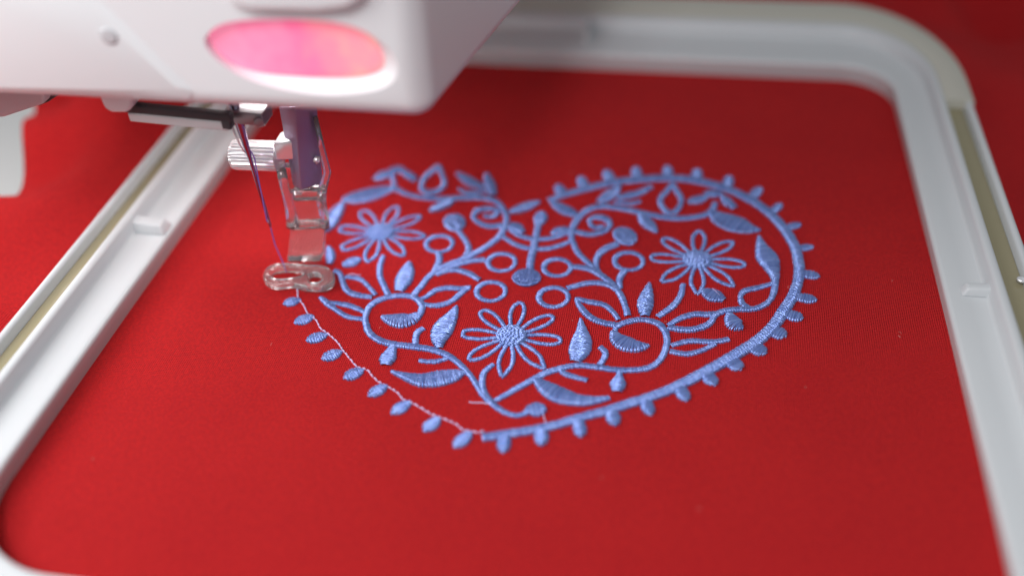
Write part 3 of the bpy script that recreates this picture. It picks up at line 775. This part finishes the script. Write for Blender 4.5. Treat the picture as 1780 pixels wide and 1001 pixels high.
# clear presser foot
FT = empty('presser_foot', (-85, 168, 0)); FT.parent = MACH; FT.matrix_parent_inverse = MACH.matrix_basis.inverted()
bpy.context.view_layer.update()
def fpart(mb, name, m, **k):
    o = mb.build(name, m, FT, **k); o.matrix_parent_inverse = Matrix.Translation(-Vector((-85, 168, 0))*MM); return o
out = [(456, 477), (461, 464), (476, 456), (500, 454), (530, 456), (558, 458), (574, 464), (581, 476), (577, 489), (560, 496), (532, 496), (505, 490), (482, 493), (464, 489)]
slot = [(469, 475), (476, 466), (499, 463), (522, 465), (527, 471), (516, 477), (483, 481)]
hole = [(533, 479), (538, 473), (547, 471), (556, 474), (559, 480), (553, 486), (543, 487), (536, 484)]
def foot_base():
    zt, z0 = 2.3, 0.35
    bm = bmesh.new()
    loops = []
    for pl in (out, slot, hole):
        sp = spline([(*at(x, y, 2.6).xy, 0) for x, y in pl], True, 0.7)[:-1]
        loops.append([bm.verts.new((p[0]*MM, p[1]*MM, zt*MM)) for p in sp])
    ed = []
    for lp in loops:
        for i in range(len(lp)): ed.append(bm.edges.new((lp[i], lp[(i+1) % len(lp)])))
    bmesh.ops.triangle_fill(bm, use_beauty=True, edges=ed)
    # keep only the faces outside the openings
    def inside(pt, lp):
        c = False; n = len(lp); j = n-1
        for i in range(n):
            a, b = lp[i].co, lp[j].co
            if (a.y > pt.y) != (b.y > pt.y) and pt.x < (b.x-a.x)*(pt.y-a.y)/(b.y-a.y)+a.x: c = not c
            j = i
        return c
    dead = [f for f in bm.faces if inside(f.calc_center_median(), loops[1]) or inside(f.calc_center_median(), loops[2])]
    bmesh.ops.delete(bm, geom=dead, context='FACES_ONLY')
    r = bmesh.ops.extrude_face_region(bm, geom=bm.faces[:])
    for v in [g for g in r['geom'] if isinstance(g, bmesh.types.BMVert)]: v.co.z = z0*MM
    bmesh.ops.recalc_face_normals(bm, faces=bm.faces)
    e2 = [e for e in bm.edges if len(e.link_faces) == 2 and e.calc_face_angle(0) > math.radians(50)]
    bmesh.ops.bevel(bm, geom=e2, offset=0.55*MM, segments=3, profile=0.5, affect='EDGES', clamp_overlap=True)
    for f in bm.faces: f.smooth = True
    me = bpy.data.meshes.new('sole'); bm.to_mesh(me); bm.free(); me.materials.append(M_sole)
    me.set_sharp_from_angle(angle=math.radians(40))
    o = bpy.data.objects.new('sole', me); COL.objects.link(o); o.parent = FT; o.matrix_parent_inverse = Matrix.Translation(-Vector((-85, 168, 0))*MM)
foot_base()
YB = 171.5
mb = MB(); mb.prism([on(504, 394, YB), on(564, 394, YB), on(559, 456, YB-3.8), on(498, 457, YB-3.8)], (0, 3.0, .6)); fpart(mb, 'lower_block', M_clear, bevel=0.6)
mb = MB(); mb.prism([on(x, y, YB) for x, y in [(506, 332), (558, 332), (560, 391), (508, 391)]], (0, 1.2, 0)); fpart(mb, 'window', M_clear, bevel=0.3)
mb = MB(); mb.tube([on(x, y, YB-.4) for x, y in [(489, 296), (493, 318), (500, 348), (506, 372), (509, 392)]], [1.1, 1.1, 1.0, 1.3, 1.6], 14); fpart(mb, 'side_rib', M_milk)
mb = MB(); mb.tube([on(x, y, YB-.4) for x, y in [(548, 203), (559, 255), (569, 300), (561, 328), (558, 350), (564, 376), (565, 394)]], [.5, .7, .9, 1.0, 1.2, 1.0, 1.2], 14); fpart(mb, 'side_rib', M_milk)
mb = MB(); mb.prism([on(x, y, YB-.8) for x, y in [(505, 333), (562, 331), (561, 350), (510, 352)]], (0, 3.2, 0)); fpart(mb, 'cross_bar', M_clear, bevel=0.6)
mb = MB(); mb.prism([on(x, y, YB+1.6) for x, y in [(487, 292), (520, 292), (530, 336), (502, 338)]], (0, 2.6, 0)); fpart(mb, 'upper_block', M_clear, bevel=0.5)
mb = MB(); mb.prism([on(x, y, YB-.6) for x, y in [(506, 388), (566, 384), (566, 398), (506, 402)]], (0, 2.0, 0)); fpart(mb, 'cross_bar', M_clear, bevel=0.5)

# stray lint on the cloth
mb = MB()
for _ in range(20):
    x = random.uniform(-112, 52); y = random.uniform(86, 250); a = random.uniform(0, 6.28); l = random.uniform(.25, .9)
    c_ = random.uniform(-.4, .4)
    P_ = [(x+math.cos(a+c_*t)*l*(t-.5), y+math.sin(a+c_*t)*l*(t-.5), 0.16+0.12*math.sin(t*3.1)) for t in (0, .25, .5, .75, 1)]
    mb.tube(P_, random.uniform(.03, .06), 5)
M_lint = mat('pale lint', (0.75, 0.32, 0.28), 0.8)
o = mb.build('lint', M_lint, CLOTH); o['kind'] = 'stuff'

# thread from the needle's eye to the cloth
mb = MB()
pA = n2-ax_*2.3
pts = [n0+Vector((-1.1, .2, -2)), n1+Vector((-.6, .2, 0)), pA+Vector((-.2, -.5, 0)), pA+Vector((.1, -.1, -.4)), on(478, 425, YN), on(489, 450, YN-.3), at(499, 474, 0.4)]
sp = []
for a, b in zip(pts, pts[1:]):
    for k in range(5): sp.append(a.lerp(b, k/5))
sp.append(pts[-1])
mb.tube(sp, 0.14, 8)
M_thr2 = mat('violet blue thread', (0.22, 0.13, 0.48), 0.5)
TH = mb.build('sewing_thread', M_thr2)
tag(TH, 'thin violet blue thread running down from the needle eye into the cloth', 'thread')
